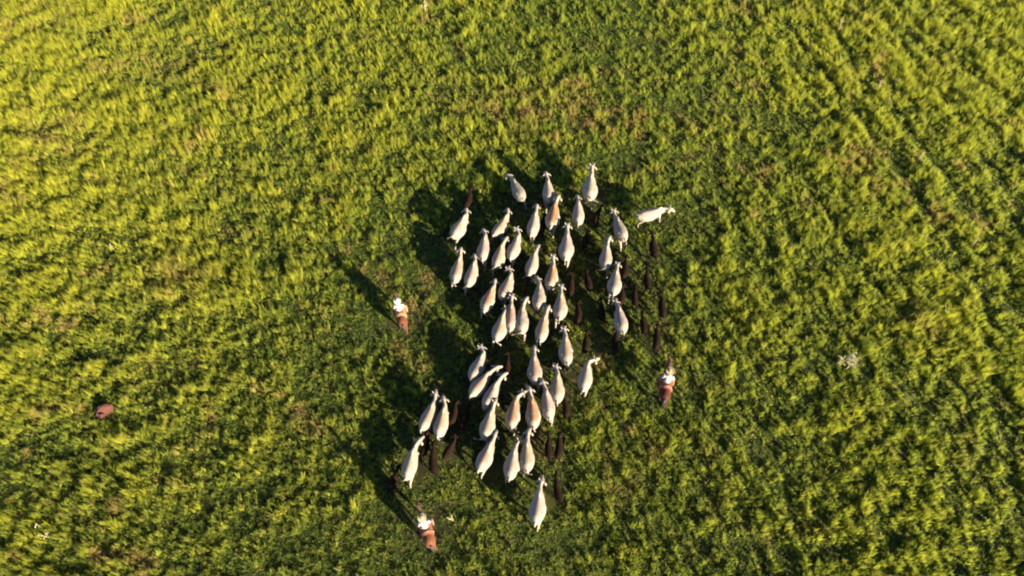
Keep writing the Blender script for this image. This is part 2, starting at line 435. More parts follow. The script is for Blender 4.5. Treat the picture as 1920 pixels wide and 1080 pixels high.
# ---------------------------------------------------------------- horses and riders
def make_horse(coat, hair, yaw, tail_sw, blanket_m, strap_m):
    s = Solid()
    secs = [(-1.02, 1.32, .05, .06), (-.99, 1.28, .13, .16), (-.90, 1.22, .22, .26), (-.72, 1.19, .275, .315), (-.48, 1.17, .285, .325), (-.22, 1.13, .285, .345),
            (.05, 1.12, .28, .355), (.28, 1.13, .255, .36), (.48, 1.17, .22, .345), (.62, 1.25, .17, .29), (.74, 1.36, .135, .235), (.86, 1.48, .108, .195),
            (.97, 1.59, .09, .16), (1.05, 1.66, .085, .135), (1.13, 1.66, .09, .125), (1.21, 1.58, .085, .125), (1.31, 1.44, .065, .10), (1.40, 1.32, .055, .08), (1.45, 1.25, .055, .065), (1.47, 1.22, .035, .04)]
    s.spine(secs, 20, .12)
    for sgn in (1, -1):
        d = .8 * sgn
        fl = lambda x, y, z: (x * sgn, y + d * .28 * max(0, 1 - z / 1.1), z)
        hl = lambda x, y, z: (x * sgn, y - d * .32 * max(0, 1 - z / 1.1), z)
        s.tube([fl(.13, .45, 1.15), fl(.15, .46, .86), fl(.15, .44, .66), fl(.145, .46, .48), fl(.14, .45, .32), fl(.14, .44, .15), fl(.14, .49, .06), fl(.14, .51, -.02)], [.16, .12, .08, .058, .04, .043, .05, .064], 10)
        s.tube([hl(.13, -.66, 1.2), hl(.155, -.60, .96), hl(.155, -.64, .76), hl(.15, -.84, .54), hl(.15, -.84, .46), hl(.145, -.80, .30), hl(.145, -.78, .15), hl(.145, -.72, .06), hl(.145, -.70, -.02)], [.22, .19, .12, .07, .056, .043, .046, .052, .064], 10)
        s.tube([(.055 * sgn, 1.07, 1.75), (.065 * sgn, 1.075, 1.83), (.06 * sgn, 1.09, 1.90)], [.032, .034, .008], 8, .6)
    bf = bend_fn(.62, 1.1, yaw)
    s.warp(bf)
    me = s.build("horse", [coat, M_HOOF], None, .026, 3, link=False)
    paint_slots(me, [(1, lambda c: c[:, 2] < .07)])
    o = link_obj("horse", me)
    for sgn in (1, -1):
        e = Solid(); e.ball((.078 * sgn, 1.19, 1.63), .026, 8, 6); e.warp(bf); e.build("eye", M_EYE, o)
    m = Solid()                                                        # mane: a ragged crest of locks
    rs = random.Random(5)
    for i in range(26):
        t = i / 25; y = .58 + t * .52; z = 1.52 + t * .30
        m.tube([(rs.uniform(-.02, .02), y, z - .04), (.05 + rs.uniform(-.02, .03), y - .03, z - .01), (.10 + rs.uniform(-.02, .03), y - .07, z - .16), (.11 + rs.uniform(-.02, .02), y - .09, z - .24)], [.03, .03, .022, .006], 6)
    m.warp(bf); m.build("mane", hair, o)
    t = Solid()
    for i in range(14):
        a = rs.uniform(-.05, .05); b = rs.uniform(-.05, .05)
        t.tube([(a * .3, -.98, 1.36), (a + tail_sw * .15, -1.10, 1.24), (a * 1.4 + tail_sw * .3, -1.17 + b, .92), (a * 1.6 + tail_sw * .45, -1.16 + b, .55 + rs.uniform(0, .15))], [.03, .035, .035, .008], 6)
    t.build("tail", hair, o)
    # saddle blanket: a draped shell, thick and a little larger than the back
    def shell(name, y0, y1, off, drop, mat, ny=14, nx=24, th=.02, wob=.0):
        S = Solid(); rings = []
        def prof(y):
            for a, b in zip(secs, secs[1:]):
                if a[0] <= y <= b[0]:
                    t = (y - a[0]) / (b[0] - a[0]); return [a[k] + (b[k] - a[k]) * t for k in range(4)]
        up, dn = [], []
        for i in range(ny + 1):
            y = y0 + (y1 - y0) * i / ny; _, z, rx, rz = prof(y); ru, rd = [], []
            for j in range(nx + 1):
                ang = math.pi / 2 + (j / nx - .5) * 2 * drop
                k = 1 - .12 * max(0, math.sin(ang)) ** 2
                wv = wob * math.sin(9 * y + 5 * ang)
                ru.append(Vector(((rx * k + off + th + wv) * math.cos(ang), y + wob * math.sin(6 * ang), z + (rz + off + th + wv) * math.sin(ang))))
                rd.append(Vector(((rx * k + off - .01) * math.cos(ang), y + wob * math.sin(6 * ang), z + (rz + off - .01) * math.sin(ang))))
            rings.append(ru + rd[::-1])
        S.ring_loft(rings); return S.build(name, mat, o)
    bl = shell("saddle_blanket", -.42, .34, .015, RAD(105), blanket_m, th=.035, wob=.008)
    sd = Solid()                                                       # saddle: seat, pommel and cantle
    sd.spine([(-.30, 1.60, .06, .05), (-.26, 1.58, .17, .075), (-.16, 1.555, .20, .06), (.0, 1.545, .17, .055), (.12, 1.56, .13, .06), (.19, 1.60, .08, .06), (.22, 1.63, .04, .04)], 14)
    sd.tube([(-.20, -.24, 1.54), (-.12, -.29, 1.62), (0, -.30, 1.645), (.12, -.29, 1.62), (.20, -.24, 1.54)], [.025, .03, .032, .03, .025], 8)
    sd.build("saddle", M_LEATHER, o, .02, 2)
    shell("strap", -.335, -.285, .055, RAD(112), strap_m, ny=2, th=.018)
    g = Solid()
    for yy, zz, r1, r2 in ((1.36, 1.38, .068, .10), (1.13, 1.66, .10, .135)):
        g.tube([(r1 * math.cos(a), yy + .5 * r2 * math.sin(a), zz + r2 * .85 * math.sin(a)) for a in [k * math.pi / 8 for k in range(17)]], [.012] * 17, 6)
    for sgn in (1, -1): g.tube([(.07 * sgn, 1.37, 1.37), (.092 * sgn, 1.22, 1.55), (.10 * sgn, 1.12, 1.68)], [.011] * 3, 6)
    g.warp(bf); g.build("bridle", M_LEATHER, o)
    for sgn in (1, -1):
        r = Solid(); pts = [(.062 * sgn, 1.38, 1.33), (.13 * sgn, 1.10, 1.38), (.15 * sgn, .80, 1.55), (.09 * sgn, .45, 1.76)]
        r.tube(pts, [.010] * 4, 6)
        r.v = [tuple(bf(Vector(p)).lerp(Vector(p), max(0, min(1, (.8 - p[1]) / .3)))) for p in r.v]
        r.build("rein", M_LEATHER, o)
        st = Solid(); st.tube([(.27 * sgn, .08, 1.42), (.385 * sgn, .08, 1.05), (.40 * sgn, .09, .80)], [.014] * 3, 6)
        st.tube([(.40 * sgn + .06 * math.cos(a), .09, .79 + .07 * math.sin(a)) for a in [k * math.pi / 6 for k in range(13)]], [.010] * 13, 6)
        st.build("stirrup", M_LEATHER, o)
    return o

M_LEATHER = simple_mat("saddle_leather", (.10, .045, .025), .5, .35, 12, .2)
M_SHEEP = simple_mat("orange_sheepskin", (.36, .16, .07), .9, .3, 22, .8)
M_RED = simple_mat("red_blanket", (.22, .03, .018), .9, .3, 14, .5)
M_RUST = simple_mat("rust_blanket", (.22, .06, .03), .9, .3, 14, .5)
M_STRAP = simple_mat("pale_pink_strap", (.34, .17, .13), .7, .2)
M_STRAP2 = simple_mat("tan_strap", (.30, .18, .10), .7, .2)
M_SHIRT_W = simple_mat("white_shirt", (.42, .40, .37), .8, .06, 8, .3)
M_SHIRT_B = simple_mat("pale_blue_shirt", (.34, .35, .37), .8, .08, 8, .3)
M_STRAW = simple_mat("straw_hat", (.42, .33, .19), .8, .2, 24, .4)
M_WHITEHAT = simple_mat("white_hat", (.52, .50, .47), .8, .08, 20, .2)
M_TANHAT = simple_mat("tan_hat", (.33, .25, .14), .8, .2, 20, .3)
M_BAND = simple_mat("hat_band", (.16, .11, .06), .7, .2)
M_TROUS = simple_mat("brown_trousers", (.16, .09, .06), .85, .3, 12, .4)
M_TROUS2 = simple_mat("tan_trousers", (.26, .14, .07), .85, .3, 12, .4)
M_BOOT = simple_mat("dark_boots", (.035, .022, .016), .45, .3)
M_SKIN = simple_mat("skin", (.24, .12, .075), .55, .12)
M_HAIR = simple_mat("dark_hair", (.02, .014, .01), .6, .4, 30)
M_LIP = simple_mat("lips", (.30, .12, .09), .5, .1)

def make_rider(shirt_m, hat_m, trous_m, lean, head_yaw):
    """seated astride, facing +Y, in the horse's own coordinates"""
    top = lambda p: Vector((p[0], p[1] + lean * max(0, (p[2] - 1.62) / .7), p[2]))
    def arm(sg): return [top((.185 * sg, -.02, 2.07)), top((.235 * sg, -.03, 1.95)), top((.285 * sg, .00, 1.82)), Vector((.20 * sg, .24, 1.745)), Vector((.105 * sg, .38, 1.75))]
    def leg(sg): return [(.09 * sg, -.06, 1.66), (.22 * sg, .08, 1.60), (.34 * sg, .22, 1.40), (.385 * sg, .30, 1.24), (.405 * sg, .22, 1.08), (.405 * sg, .10, .88), (.405 * sg, .08, .80)]
    hc = top((0, .05, 2.33))
    def headrot(p):
        c, s_ = math.cos(head_yaw), math.sin(head_yaw); q = p - hc
        return hc + Vector((c * q.x - s_ * q.y, s_ * q.x + c * q.y, q.z))
    b = Solid()
    tors = [((0, -.07, 1.58), .15, .11), ((0, -.07, 1.68), .155, .115), ((0, -.06, 1.80), .14, .105), ((0, -.045, 1.95), .165, .115), ((0, -.03, 2.05), .175, .105), ((0, -.015, 2.12), .10, .075), ((0, .0, 2.16), .06, .06), ((0, .02, 2.22), .055, .058), ((0, .03, 2.26), .05, .05)]
    def torso(S, inf=0, n=None):
        rings = []
        for (p, rx, ry) in (tors if n is None else tors[:n]):
            c = top(p); rings.append([c + Vector(((rx + inf) * math.cos(2 * math.pi * j / 16), (ry + inf) * math.sin(2 * math.pi * j / 16), 0)) for j in range(16)])
        S.ring_loft(rings)
    torso(b)
    for sg in (1, -1):
        b.tube(arm(sg), [.062, .052, .046, .038, .028], 10)
        b.tube(leg(sg), [.10, .095, .08, .068, .062, .045, .04], 10)
        b.tube([(.405 * sg, .05, .80), (.41 * sg, .12, .775), (.415 * sg, .22, .765)], [.042, .042, .03], 8)
        # hand closed round the rein: palm, four fingers of unequal length, thumb
        w0 = arm(sg)[-1]
        b.tube([w0 - Vector((.0, .02, 0)), w0 + Vector((-.005 * sg, .04, .0)), w0 + Vector((-.01 * sg, .08, -.005))], [.028, .040, .034], 10, .6)
        for k, ln in enumerate((.030, .034, .031, .024)):
            z = .028 - .019 * k
            q = w0 + Vector((.012 * sg, .085, z))
            b.tube([q - Vector((0, .02, 0)), q + Vector((-.002 * sg, ln * .6, -.002)), q + Vector((-.024 * sg, ln * .95, -.004)), q + Vector((-.042 * sg, ln * .4, -.004))], [.0095, .0092, .0088, .0075], 8)
        b.tube([w0 + Vector((-.025 * sg, .03, .022)), w0 + Vector((-.045 * sg, .065, .034)), w0 + Vector((-.040 * sg, .095, .030))], [.012, .0105, .008], 8)
    hd = Solid()
    hd.ball(tuple(hc + Vector((0, 0, .02))), (.075, .095, .105), 16, 12); hd.ball(tuple(hc + Vector((0, .025, -.055))), (.058, .072, .065), 14, 10)
    hd.ball(tuple(hc + Vector((0, .098, -.02))), (.014, .022, .024), 8, 6)
    for sg in (1, -1): hd.ball(tuple(hc + Vector((.078 * sg, .0, -.01))), (.012, .02, .032), 8, 6)
    hd.warp(headrot)
    o_ = len(b.v); b.v += hd.v; b.f += [tuple(i + o_ for i in f) for f in hd.f]
    root = b.build("person", M_SKIN, None, .0075, 2)
    for sg in (1, -1):
        e = Solid(); e.ball(tuple(hc + Vector((.03 * sg, .088, .0))), (.013, .010, .009), 8, 6); e.warp(headrot); e.build("eye", M_EYE, root)
    m = Solid(); m.tube([tuple(hc + Vector((-.025, .088, -.07))), tuple(hc + Vector((0, .098, -.07))), tuple(hc + Vector((.025, .088, -.07)))], [.004, .008, .004], 6); m.warp(headrot); m.build("mouth", M_LIP, root)
    h = Solid(); h.ball(tuple(hc + Vector((0, -.018, .022))), (.084, .092, .112), 14, 10); h.ball(tuple(hc + Vector((0, -.05, -.04))), (.07, .055, .06), 12, 8); h.warp(headrot); h.build("hair", M_HAIR, root, .012, 1)
    # clothes
    S = Solid(); torso(S, .018, 6)
    for sg in (1, -1):
        a = arm(sg); S.tube(a[:4] + [a[3].lerp(a[4], .75)], [.085, .073, .066, .055, .046], 12)
    S.build("shirt", shirt_m, root, .016, 2)
    T = Solid()
    r0 = [Vector((.17 * math.cos(2 * math.pi * j / 16), -.06 + .125 * math.sin(2 * math.pi * j / 16), 1.57)) for j in range(16)]
    T.ring_loft([r0, [p + Vector((0, 0, .12)) for p in r0]])
    for sg in (1, -1): T.tube(leg(sg)[:6], [.125, .118, .10, .086, .08, .07], 12)
    T.build("trousers", trous_m, root, .018, 2)
    B = Solid(); B.tube([(.172 * math.cos(a), -.06 + .128 * math.sin(a), 1.685) for a in [k * math.pi / 12 for k in range(25)]], [.018] * 25, 8); B.build("belt", M_BOOT, root)
    for sg in (1, -1):
        k = Solid(); k.tube([(.405 * sg, .155, .98), (.405 * sg, .10, .88), (.405 * sg, .075, .79), (.406 * sg, .06, .755)], [.072, .062, .055, .05], 10)
        k.tube([(.405 * sg, .02, .775), (.41 * sg, .12, .765), (.415 * sg, .24, .755)], [.05, .05, .034], 10); k.build("boot", M_BOOT, root, .014, 2)
    # hat: brim dished at the sides, pinched crown
    H = Solid(); rings = []
    tl = lambda p: headrot(hc + p)
    for r, z in ((.09, .062), (.15, .060), (.225, .066), (.232, .072), (.225, .078), (.15, .074), (.098, .078), (.096, .12), (.088, .165), (.07, .185), (.03, .172), (.008, .166)):
        rings.append([tl(Vector((r * .95 * math.cos(a), r * 1.06 * math.sin(a), z + (.35 * max(0, r - .12) * math.cos(a) ** 2)))) for a in [2 * math.pi * j / 28 for j in range(28)]])
    H.ring_loft(rings); ho = H.build("hat", hat_m, root)
    bd = Solid(); bd.ring_loft([[tl(Vector((r * .95 * math.cos(a), r * 1.06 * math.sin(a), z))) for a in [2 * math.pi * j / 24 for j in range(24)]] for r, z in ((.099, .080), (.1005, .09), (.0985, .108))]); bd.build("hat_band", M_BAND, ho)
    return root

RIDERS = [
 ((741,543),(753,601), M_CHEST, M_BLACKHAIR, 12, .2, M_SHEEP, M_STRAP2, M_SHIRT_W, M_WHITEHAT, M_TROUS2, .05, 0, .80, "chestnut horse under an orange sheepskin, left of the herd", "person in white hat and white shirt riding the horse left of the herd"),
 ((1256,666),(1248,750), M_BAY, M_BLACKHAIR, -4, -.1, M_RED, M_STRAP, M_SHIRT_B, M_TANHAT, M_TROUS, .16, 0, .86, "dark bay horse under a red saddle blanket, right of the herd", "person in tan hat and pale blue-white shirt riding right of the herd"),
 ((783,940),(806,1019), M_SORREL, M_BLACKHAIR, 6, .25, M_RUST, M_STRAP, M_SHIRT_B, M_STRAW, M_TROUS, .17, -10, .82, "light brown horse under a rust blanket, behind the herd", "person in round straw hat and pale shirt riding behind the herd"),
]
for (h, r, coat, hair, yaw, tsw, bl, st, sh, hat, tr, lean, hy, ks, labh, labp) in RIDERS:
    o = make_horse(coat, hair, RAD(yaw), tsw, bl, st)
    A = at(h[0], h[1], 1.62); B = at(r[0], r[1], 1.3); d = Vector((A.x - B.x, A.y - B.y)).normalized()
    m = Vector(((A.x + B.x) / 2, (A.y + B.y) / 2)) - d * .12
    rot = math.atan2(-d.x, d.y)
    o.location = (m.x, m.y, 0); o.rotation_euler = (0, 0, rot); o.scale = (ks,) * 3
    tag(o, labh, "horse", "ridden horses round the herd")
    p = make_rider(sh, hat, tr, lean, RAD(hy)); p.location = (m.x, m.y, 0.0); p.rotation_euler = (0, 0, rot); p.scale = (ks,) * 3
    tag(p, labp, "person", "riders herding the cattle")
    SPOTS.append((m.x, m.y, 1.0))

# ---------------------------------------------------------------- termite mound, weeds, stalks
M_MOUND = simple_mat("red_earth", (.085, .028, .018), .95, .45, 6, 1.0)
def termite_mound():
    c = at(196, 775, 0.0); s = Solid()
    rs = random.Random(3)
    rings = []
    prof = [(.62, -.05), (.58, .08), (.52, .22), (.45, .36), (.36, .50), (.25, .60), (.12, .66), (.03, .67)]
    for r, z in prof:
        rings.append([Vector((r * (1 + .13 * math.sin(3 * a + z * 4) + .07 * math.sin(7 * a - z * 9)) * math.cos(a) + z * .18, .74 * r * (1 + .12 * math.cos(2 * a + 1)) * math.sin(a) + z * .22, z)) for a in [2 * math.pi * j / 26 for j in range(26)]])
    s.ring_loft(rings)
    for k in range(7):
        a = rs.uniform(0, 6.28); s.ball((.36 * math.cos(a), .26 * math.sin(a), rs.uniform(.15, .5)), (rs.uniform(.10, .2), rs.uniform(.10, .18), rs.uniform(.10, .2)))
    s.v = [tuple(Vector(p) + Vector((math.sin(p[1] * 23 + p[2] * 17), math.sin(p[2] * 21 + p[0] * 19), 0)) * .03) for p in s.v]
    o = s.build("termite_mound", M_MOUND, None, .022, 0)
    o.location = c; o.rotation_euler = (0, 0, RAD(38)); o.scale = (.80, .80, .72)
    tag(o, "low red-brown earth mound alone in the grass left of the riders", "termite mound")
    SPOTS.append((c.x, c.y, .5))
termite_mound()

M_PALE = simple_mat("withered_leaf", (.31, .275, .15), .8, .35, 14)
def weed(px, py, n, size, label, seed):
    rs = random.Random(seed); s = Solid(); c = at(px, py, .35)
    stems = max(3, n // 5)
    for q in range(stems):
        a = rs.uniform(0, 6.28); r = size * rs.uniform(.1, .55)
        tip = Vector((r * math.cos(a), r * math.sin(a), rs.uniform(.42, .72)))
        s.tube([(tip.x * .15, tip.y * .15, -.03), tuple(tip * .5 + Vector((0, 0, .06))), tuple(tip)], [.012, .010, .006], 6)
        for k in range(n // stems):
            p0 = (tip * rs.uniform(.45, 1.0)); b_ = rs.uniform(0, 6.28); l = size * rs.uniform(.15, .40); e = rs.uniform(-.3, .7); wd = rs.uniform(.015, .034)
            d = Vector((math.cos(b_) * math.cos(e), math.sin(b_) * math.cos(e), math.sin(e)))
            s.tube([p0, p0 + d * l * .4, p0 + d * l * .75 + Vector((0, 0, -.02)), p0 + d * l + Vector((0, 0, -.07))], [.008, wd, wd * .8, .006], 8, .18, (0, 0, 1))
    o = s.build("withered_weed", M_PALE); o.location = (c.x, c.y, 0)
    tag(o, label, "weed", "pale withered weeds in the grass")
weed(1590, 678, 60, .95, "big pale withered weed in the grass right of the herd", 1)
weed(69, 983, 9, .34, "smaller whitish weed near the bottom left, upper one of a pair", 2)
weed(86, 1005, 9, .36, "smaller yellowish weed near the bottom left, lower one of a pair", 3)
weed(208, 462, 9, .32, "pale withered weed at far left, above the red-brown earth mound", 4)
weed(797, 12, 22, .60, "pale straw-yellow weed at the top edge ahead of the herd", 5)
weed(1668, 189, 6, .28, "small whitish weed in the dark grass streaks at upper right", 6)
weed(848, 972, 12, .40, "pale weed just right of the rider behind the herd", 7)

M_STALK = simple_mat("dry_stalk", (.34, .24, .15), .8, .2)
def stalk(b, t, label, seed):
    A = at(b[0], b[1], .1); h = 1.15; B = at(t[0], t[1], h); rs = random.Random(seed)
    d = Vector((B.x - A.x, B.y - A.y, h)); s = Solid()
    s.tube([(0, 0, -.05), tuple(d * .33 + Vector((.02, 0, 0))), tuple(d * .66 + Vector((.01, .02, 0))), tuple(d)], [.024, .022, .018, .008], 7)
    for k in range(4):
        q = d * rs.uniform(.3, .9); a = rs.uniform(0, 6.28)
        s.tube([q, q + Vector((math.cos(a) * .10, math.sin(a) * .10, .09)), q + Vector((math.cos(a) * .20, math.sin(a) * .20, .06))], [.008, .018, .004], 6, .3, (0, 0, 1))
    o = s.build("dry_stalk", M_STALK); o.location = (A.x, A.y, 0)
    tag(o, label, "stalk", "dry stalks standing in the grass")
stalk((1570,62), (1584,27), "tallest dry stalk, leaning near the top edge at upper right", 1)
stalk((1645,170), (1654,148), "short dry stalk between the tall upper one and the leaning lower one", 2)
stalk((1719,304), (1735,281), "dry stalk leaning right beside the dark grass streaks at far right", 3)
stalk((1822,462), (1835,445), "thin dry stalk farthest to the right, lowest of all", 4)

# ---------------------------------------------------------------- ground
def ground_mat():
    b = NB("pasture_soil")
    g = b.new("ShaderNodeNewGeometry"); P = g.outputs["Position"]
    n1 = b.noise(P, .35, 5); n2 = b.noise(P, 3.0, 5)
    c = b.mix(n2, (.012, .012, .005), (.036, .032, .014))
    c = b.mix(b.ramp(n1, .45, .7), c, (.055, .058, .014))
    b.link(c, b.bsdf.inputs["Base Color"]); b.bsdf.inputs["Roughness"].default_value = .95
    b.bsdf.inputs["Specular IOR Level"].default_value = .1
    return b.m
me = bpy.data.meshes.new("ground")
N = 40; R = 1500.0
me.from_pydata([(-R + 2 * R * i / N, -R + 2 * R * j / N, 0) for j in range(N + 1) for i in range(N + 1)], [],
               [(j * (N + 1) + i, j * (N + 1) + i + 1, (j + 1) * (N + 1) + i + 1, (j + 1) * (N + 1) + i) for j in range(N) for i in range(N)])
me.materials.append(ground_mat())
tag(link_obj("ground", me), kind="structure")

# ---------------------------------------------------------------- grass
def hash2(ix, iy, seed):
    h = (ix.astype(np.int64) * 374761393 + iy.astype(np.int64) * 668265263 + seed * 974634777) & 0xFFFFFFFF
    h = ((h ^ (h >> 13)) * 1274126177) & 0xFFFFFFFF
    return ((h ^ (h >> 16)) & 0xFFFF) / 65535.0
def vnoise(x, y, seed):
    ix = np.floor(x); iy = np.floor(y); fx = x - ix; fy = y - iy
    fx = fx * fx * (3 - 2 * fx); fy = fy * fy * (3 - 2 * fy)
    a = hash2(ix, iy, seed); b = hash2(ix + 1, iy, seed); c = hash2(ix, iy + 1, seed); d = hash2(ix + 1, iy + 1, seed)
    return (a * (1 - fx) + b * fx) * (1 - fy) + (c * (1 - fx) + d * fx) * fy
def fbm(x, y, seed, o=3, g=.5):
    s = 0; a = 1; t = 0
    for k in range(o):
        s = s + a * vnoise(x * 2 ** k + 17.3 * k, y * 2 ** k - 9.1 * k, seed + k); t += a; a *= g
    return s / t

def tuft(seed, n, spread, L0, L1, lean0, lean1, w0, w1):
    rs = random.Random(seed); v = []; f = []; sh = []
    for k in range(n):
        a = rs.uniform(0, 6.283); r = spread * math.sqrt(rs.random()); L = rs.uniform(L0, L1); lean = rs.uniform(lean0, lean1); wd = rs.uniform(w0, w1)
        az = a + rs.uniform(-.8, .8); p = Vector((r * math.cos(a), r * math.sin(a), -.02)); side = Vector((-math.sin(az), math.cos(az), 0))
        twist = rs.uniform(-.7, .7); side = (side + Vector((math.cos(az), math.sin(az), 0)) * twist).normalized()
        o = len(v); sh += [rs.random()] * 7
        segs = 3
        for i in range(segs + 1):
            t = i / segs; ww = wd * (1 - t ** 2.2) * (.7 + .5 * min(1, t * 3))
            if i < segs: v += [tuple(p - side * ww), tuple(p + side * ww)]
            else: v.append(tuple(p))
            e = math.pi / 2 - lean * (.30 + 1.3 * t * t)
            p = p + Vector((math.cos(az) * math.cos(e), math.sin(az) * math.cos(e), math.sin(e))) * (L / segs)
        for i in range(segs - 1): f.append((o + 2 * i, o + 2 * i + 1, o + 2 * i + 3, o + 2 * i + 2))
        f.append((o + 2 * segs - 2, o + 2 * segs - 1, o + 2 * segs))
    me = bpy.data.meshes.new("tuft"); me.from_pydata(v, [], f); me.update()
    at_ = me.attributes.new("blade", 'FLOAT', 'POINT'); at_.data.foreach_set("value", sh)
    return me

def grass_mat():
    b = NB("grass_blades"); b.n.remove(b.bsdf)
    at_ = b.new("ShaderNodeAttribute", attribute_type='INSTANCER', attribute_name="tone")
    dr = b.new("ShaderNodeAttribute", attribute_type='INSTANCER', attribute_name="dry")
    tc = b.new("ShaderNodeTexCoord"); oi = b.new("ShaderNodeObjectInfo")
    bl = b.new("ShaderNodeAttribute", attribute_name="blade")
    t = b.math('ADD', at_.outputs["Fac"], b.math('MULTIPLY', b.math('SUBTRACT', bl.outputs["Fac"], .5), .75))
    rm = b.new("ShaderNodeValToRGB"); b.link(t, rm.inputs[0]); e = rm.color_ramp.elements
    e[0].position = 0; e[0].color = (.090, .150, .030, 1); e[1].position = 1; e[1].color = (.49, .475, .045, 1)
    em = e.new(.5); em.color = (.325, .375, .062, 1)
    c = rm.outputs[0]
    c = b.mix(dr.outputs["Fac"], c, (.46, .31, .13))
    d = b.new("ShaderNodeBsdfDiffuse"); b.link(c, d.inputs[0])
    tr = b.new("ShaderNodeBsdfTranslucent"); b.link(b.mix(.35, c, (.42, .50, .032)), tr.inputs[0])
    mx = b.new("ShaderNodeMixShader"); mx.inputs[0].default_value = .58; b.link(d.outputs[0], mx.inputs[1]); b.link(tr.outputs[0], mx.inputs[2])
    gl = b.new("ShaderNodeBsdfGlossy"); gl.inputs["Roughness"].default_value = .45; gl.inputs[0].default_value = (.9, .9, .8, 1)
    fr = b.new("ShaderNodeFresnel"); fr.inputs[0].default_value = 1.35
    m2 = b.new("ShaderNodeMixShader"); b.link(b.math('MULTIPLY', fr.outputs[0], .10), m2.inputs[0]); b.link(mx.outputs[0], m2.inputs[1]); b.link(gl.outputs[0], m2.inputs[2])
    b.link(m2.outputs[0], b.n["Material Output"].inputs[0])
    return b.m
M_GRASS = grass_mat()
tufts = bpy.data.collections.new("grass_tufts")
NT = 10
for k in range(NT):
    m_ = tuft(50 + k, 20, .055, .30, .70, .02, .40, .006, .0115) if k < 6 else tuft(50 + k, 20, .10, .18, .40, .15, .8, .006, .012); m_.materials.append(M_GRASS)
    tufts.objects.link(bpy.data.objects.new("tuft.%03d" % k, m_))

def jgrid(x0, x1, y0, y1, sp):
    nx = int((x1 - x0) / sp); ny = int((y1 - y0) / sp)
    X, Y = np.meshgrid(np.arange(nx), np.arange(ny)); n = X.size
    return x0 + (X.ravel() + rng.random(n)) * sp, y0 + (Y.ravel() + rng.random(n)) * sp
x, y = jgrid(-46, 46, -22, 34, .098)
half = 21.5 + (y + 14) * (12.3 / 36) + 4.0
k = np.abs(x) < half; x, y = x[k], y[k]
xo, yo = jgrid(-62, 62, -32, 44, .36)
half = 21.5 + (yo + 14) * (12.3 / 36) + 4.0
k = (np.abs(xo) >= half) | (yo < -22) | (yo > 34)
x = np.concatenate([x, xo[k]]); y = np.concatenate([y, yo[k]])
# growth: broad swells, clumps, and streaks that swing from "/" on the left to "\" on the right
wx = x + 1.2 * (fbm(x / 5, y / 5, 5) - .5) * 2; wy = y + 1.2 * (fbm(x / 5, y / 5, 9) - .5) * 2
ang = np.radians(np.interp(x, [-30, -12, 4, 22, 34], [28, 40, 95, 122, 126]))
u = wx * np.cos(ang) + wy * np.sin(ang); vv = -wx * np.sin(ang) + wy * np.cos(ang)
big = fbm(x / 7, y / 7, 21, 3); clump = fbm(wx / .80, wy / .80, 31, 3, .6); streak = fbm(u / 3.2, vv / .75, 41, 3)
side = np.clip((np.abs(x - 2) - 6) / 16, 0, 1)
fine = fbm(x / .33, y / .33, 55, 2, .6)
g = .16 * big + (.28 - .08 * side) * clump + .30 * fine + (.04 + .22 * side) * streak
g = (g - g.mean()) / g.std()
# a bundle of old wheel or cattle tracks on the right, bending down the picture
def track(pts, wid, amt):
    wid = wid * .78; P = np.array([at(*p)[:2] for p in pts]); best = np.full(x.shape, 1e9)
    for a, b_ in zip(P[:-1], P[1:]):
        d = b_ - a; t = np.clip(((x - a[0]) * d[0] + (y - a[1]) * d[1]) / (d @ d), 0, 1)
        best = np.minimum(best, np.hypot(x - a[0] - t * d[0], y - a[1] - t * d[1]))
    return amt * np.exp(-(best / wid) ** 2)
tr = sum(track(*a) for a in [
    ([(1470,40),(1580,190),(1690,330),(1790,470),(1880,640)], .30, 1.5), ([(1560,60),(1680,210),(1790,360),(1900,540)], .28, 1.4),
    ([(1640,20),(1760,180),(1900,370)], .28, 1.3), ([(1500,330),(1600,480),(1720,640),(1800,800)], .22, .8),
    ([(820,30),(850,90),(905,180),(960,260)], .28, 1.2), ([(930,60),(1000,160)], .22, .9), ([(580,120),(580,250),(600,330)], .25, 1.0), ([(0,210),(90,165),(180,120)], .25, 1.1),
    ([(1380,700),(1450,860),(1500,1010)], .25, .8), ([(1850,700),(1890,860),(1918,1000)], .3, 1.2)])
g = g - 1.7 * tr * (.3 + .8 * fbm(x / .8, y / .8, 77, 2))
hgt = np.clip(.45 + .175 * g, .12, 1.0)
hgt *= np.clip(1 + .30 * rng.normal(0, 1, x.size), .4, 1.8)
low = rng.random(x.size) < .40                         # a short leafy understorey between the tussocks
hgt = np.where(low, np.clip(hgt * .8, .25, .9), hgt)
# taller yellow tussocks standing out of it, about a metre across
cells = fbm(x / .62, y / .62, 131, 2, .4); wish = fbm(x / 8, y / 8, 137, 2)
tus = np.clip((cells - (.74 - .16 * wish)) * 9, 0, 1)
hgt *= 1 + .42 * tus
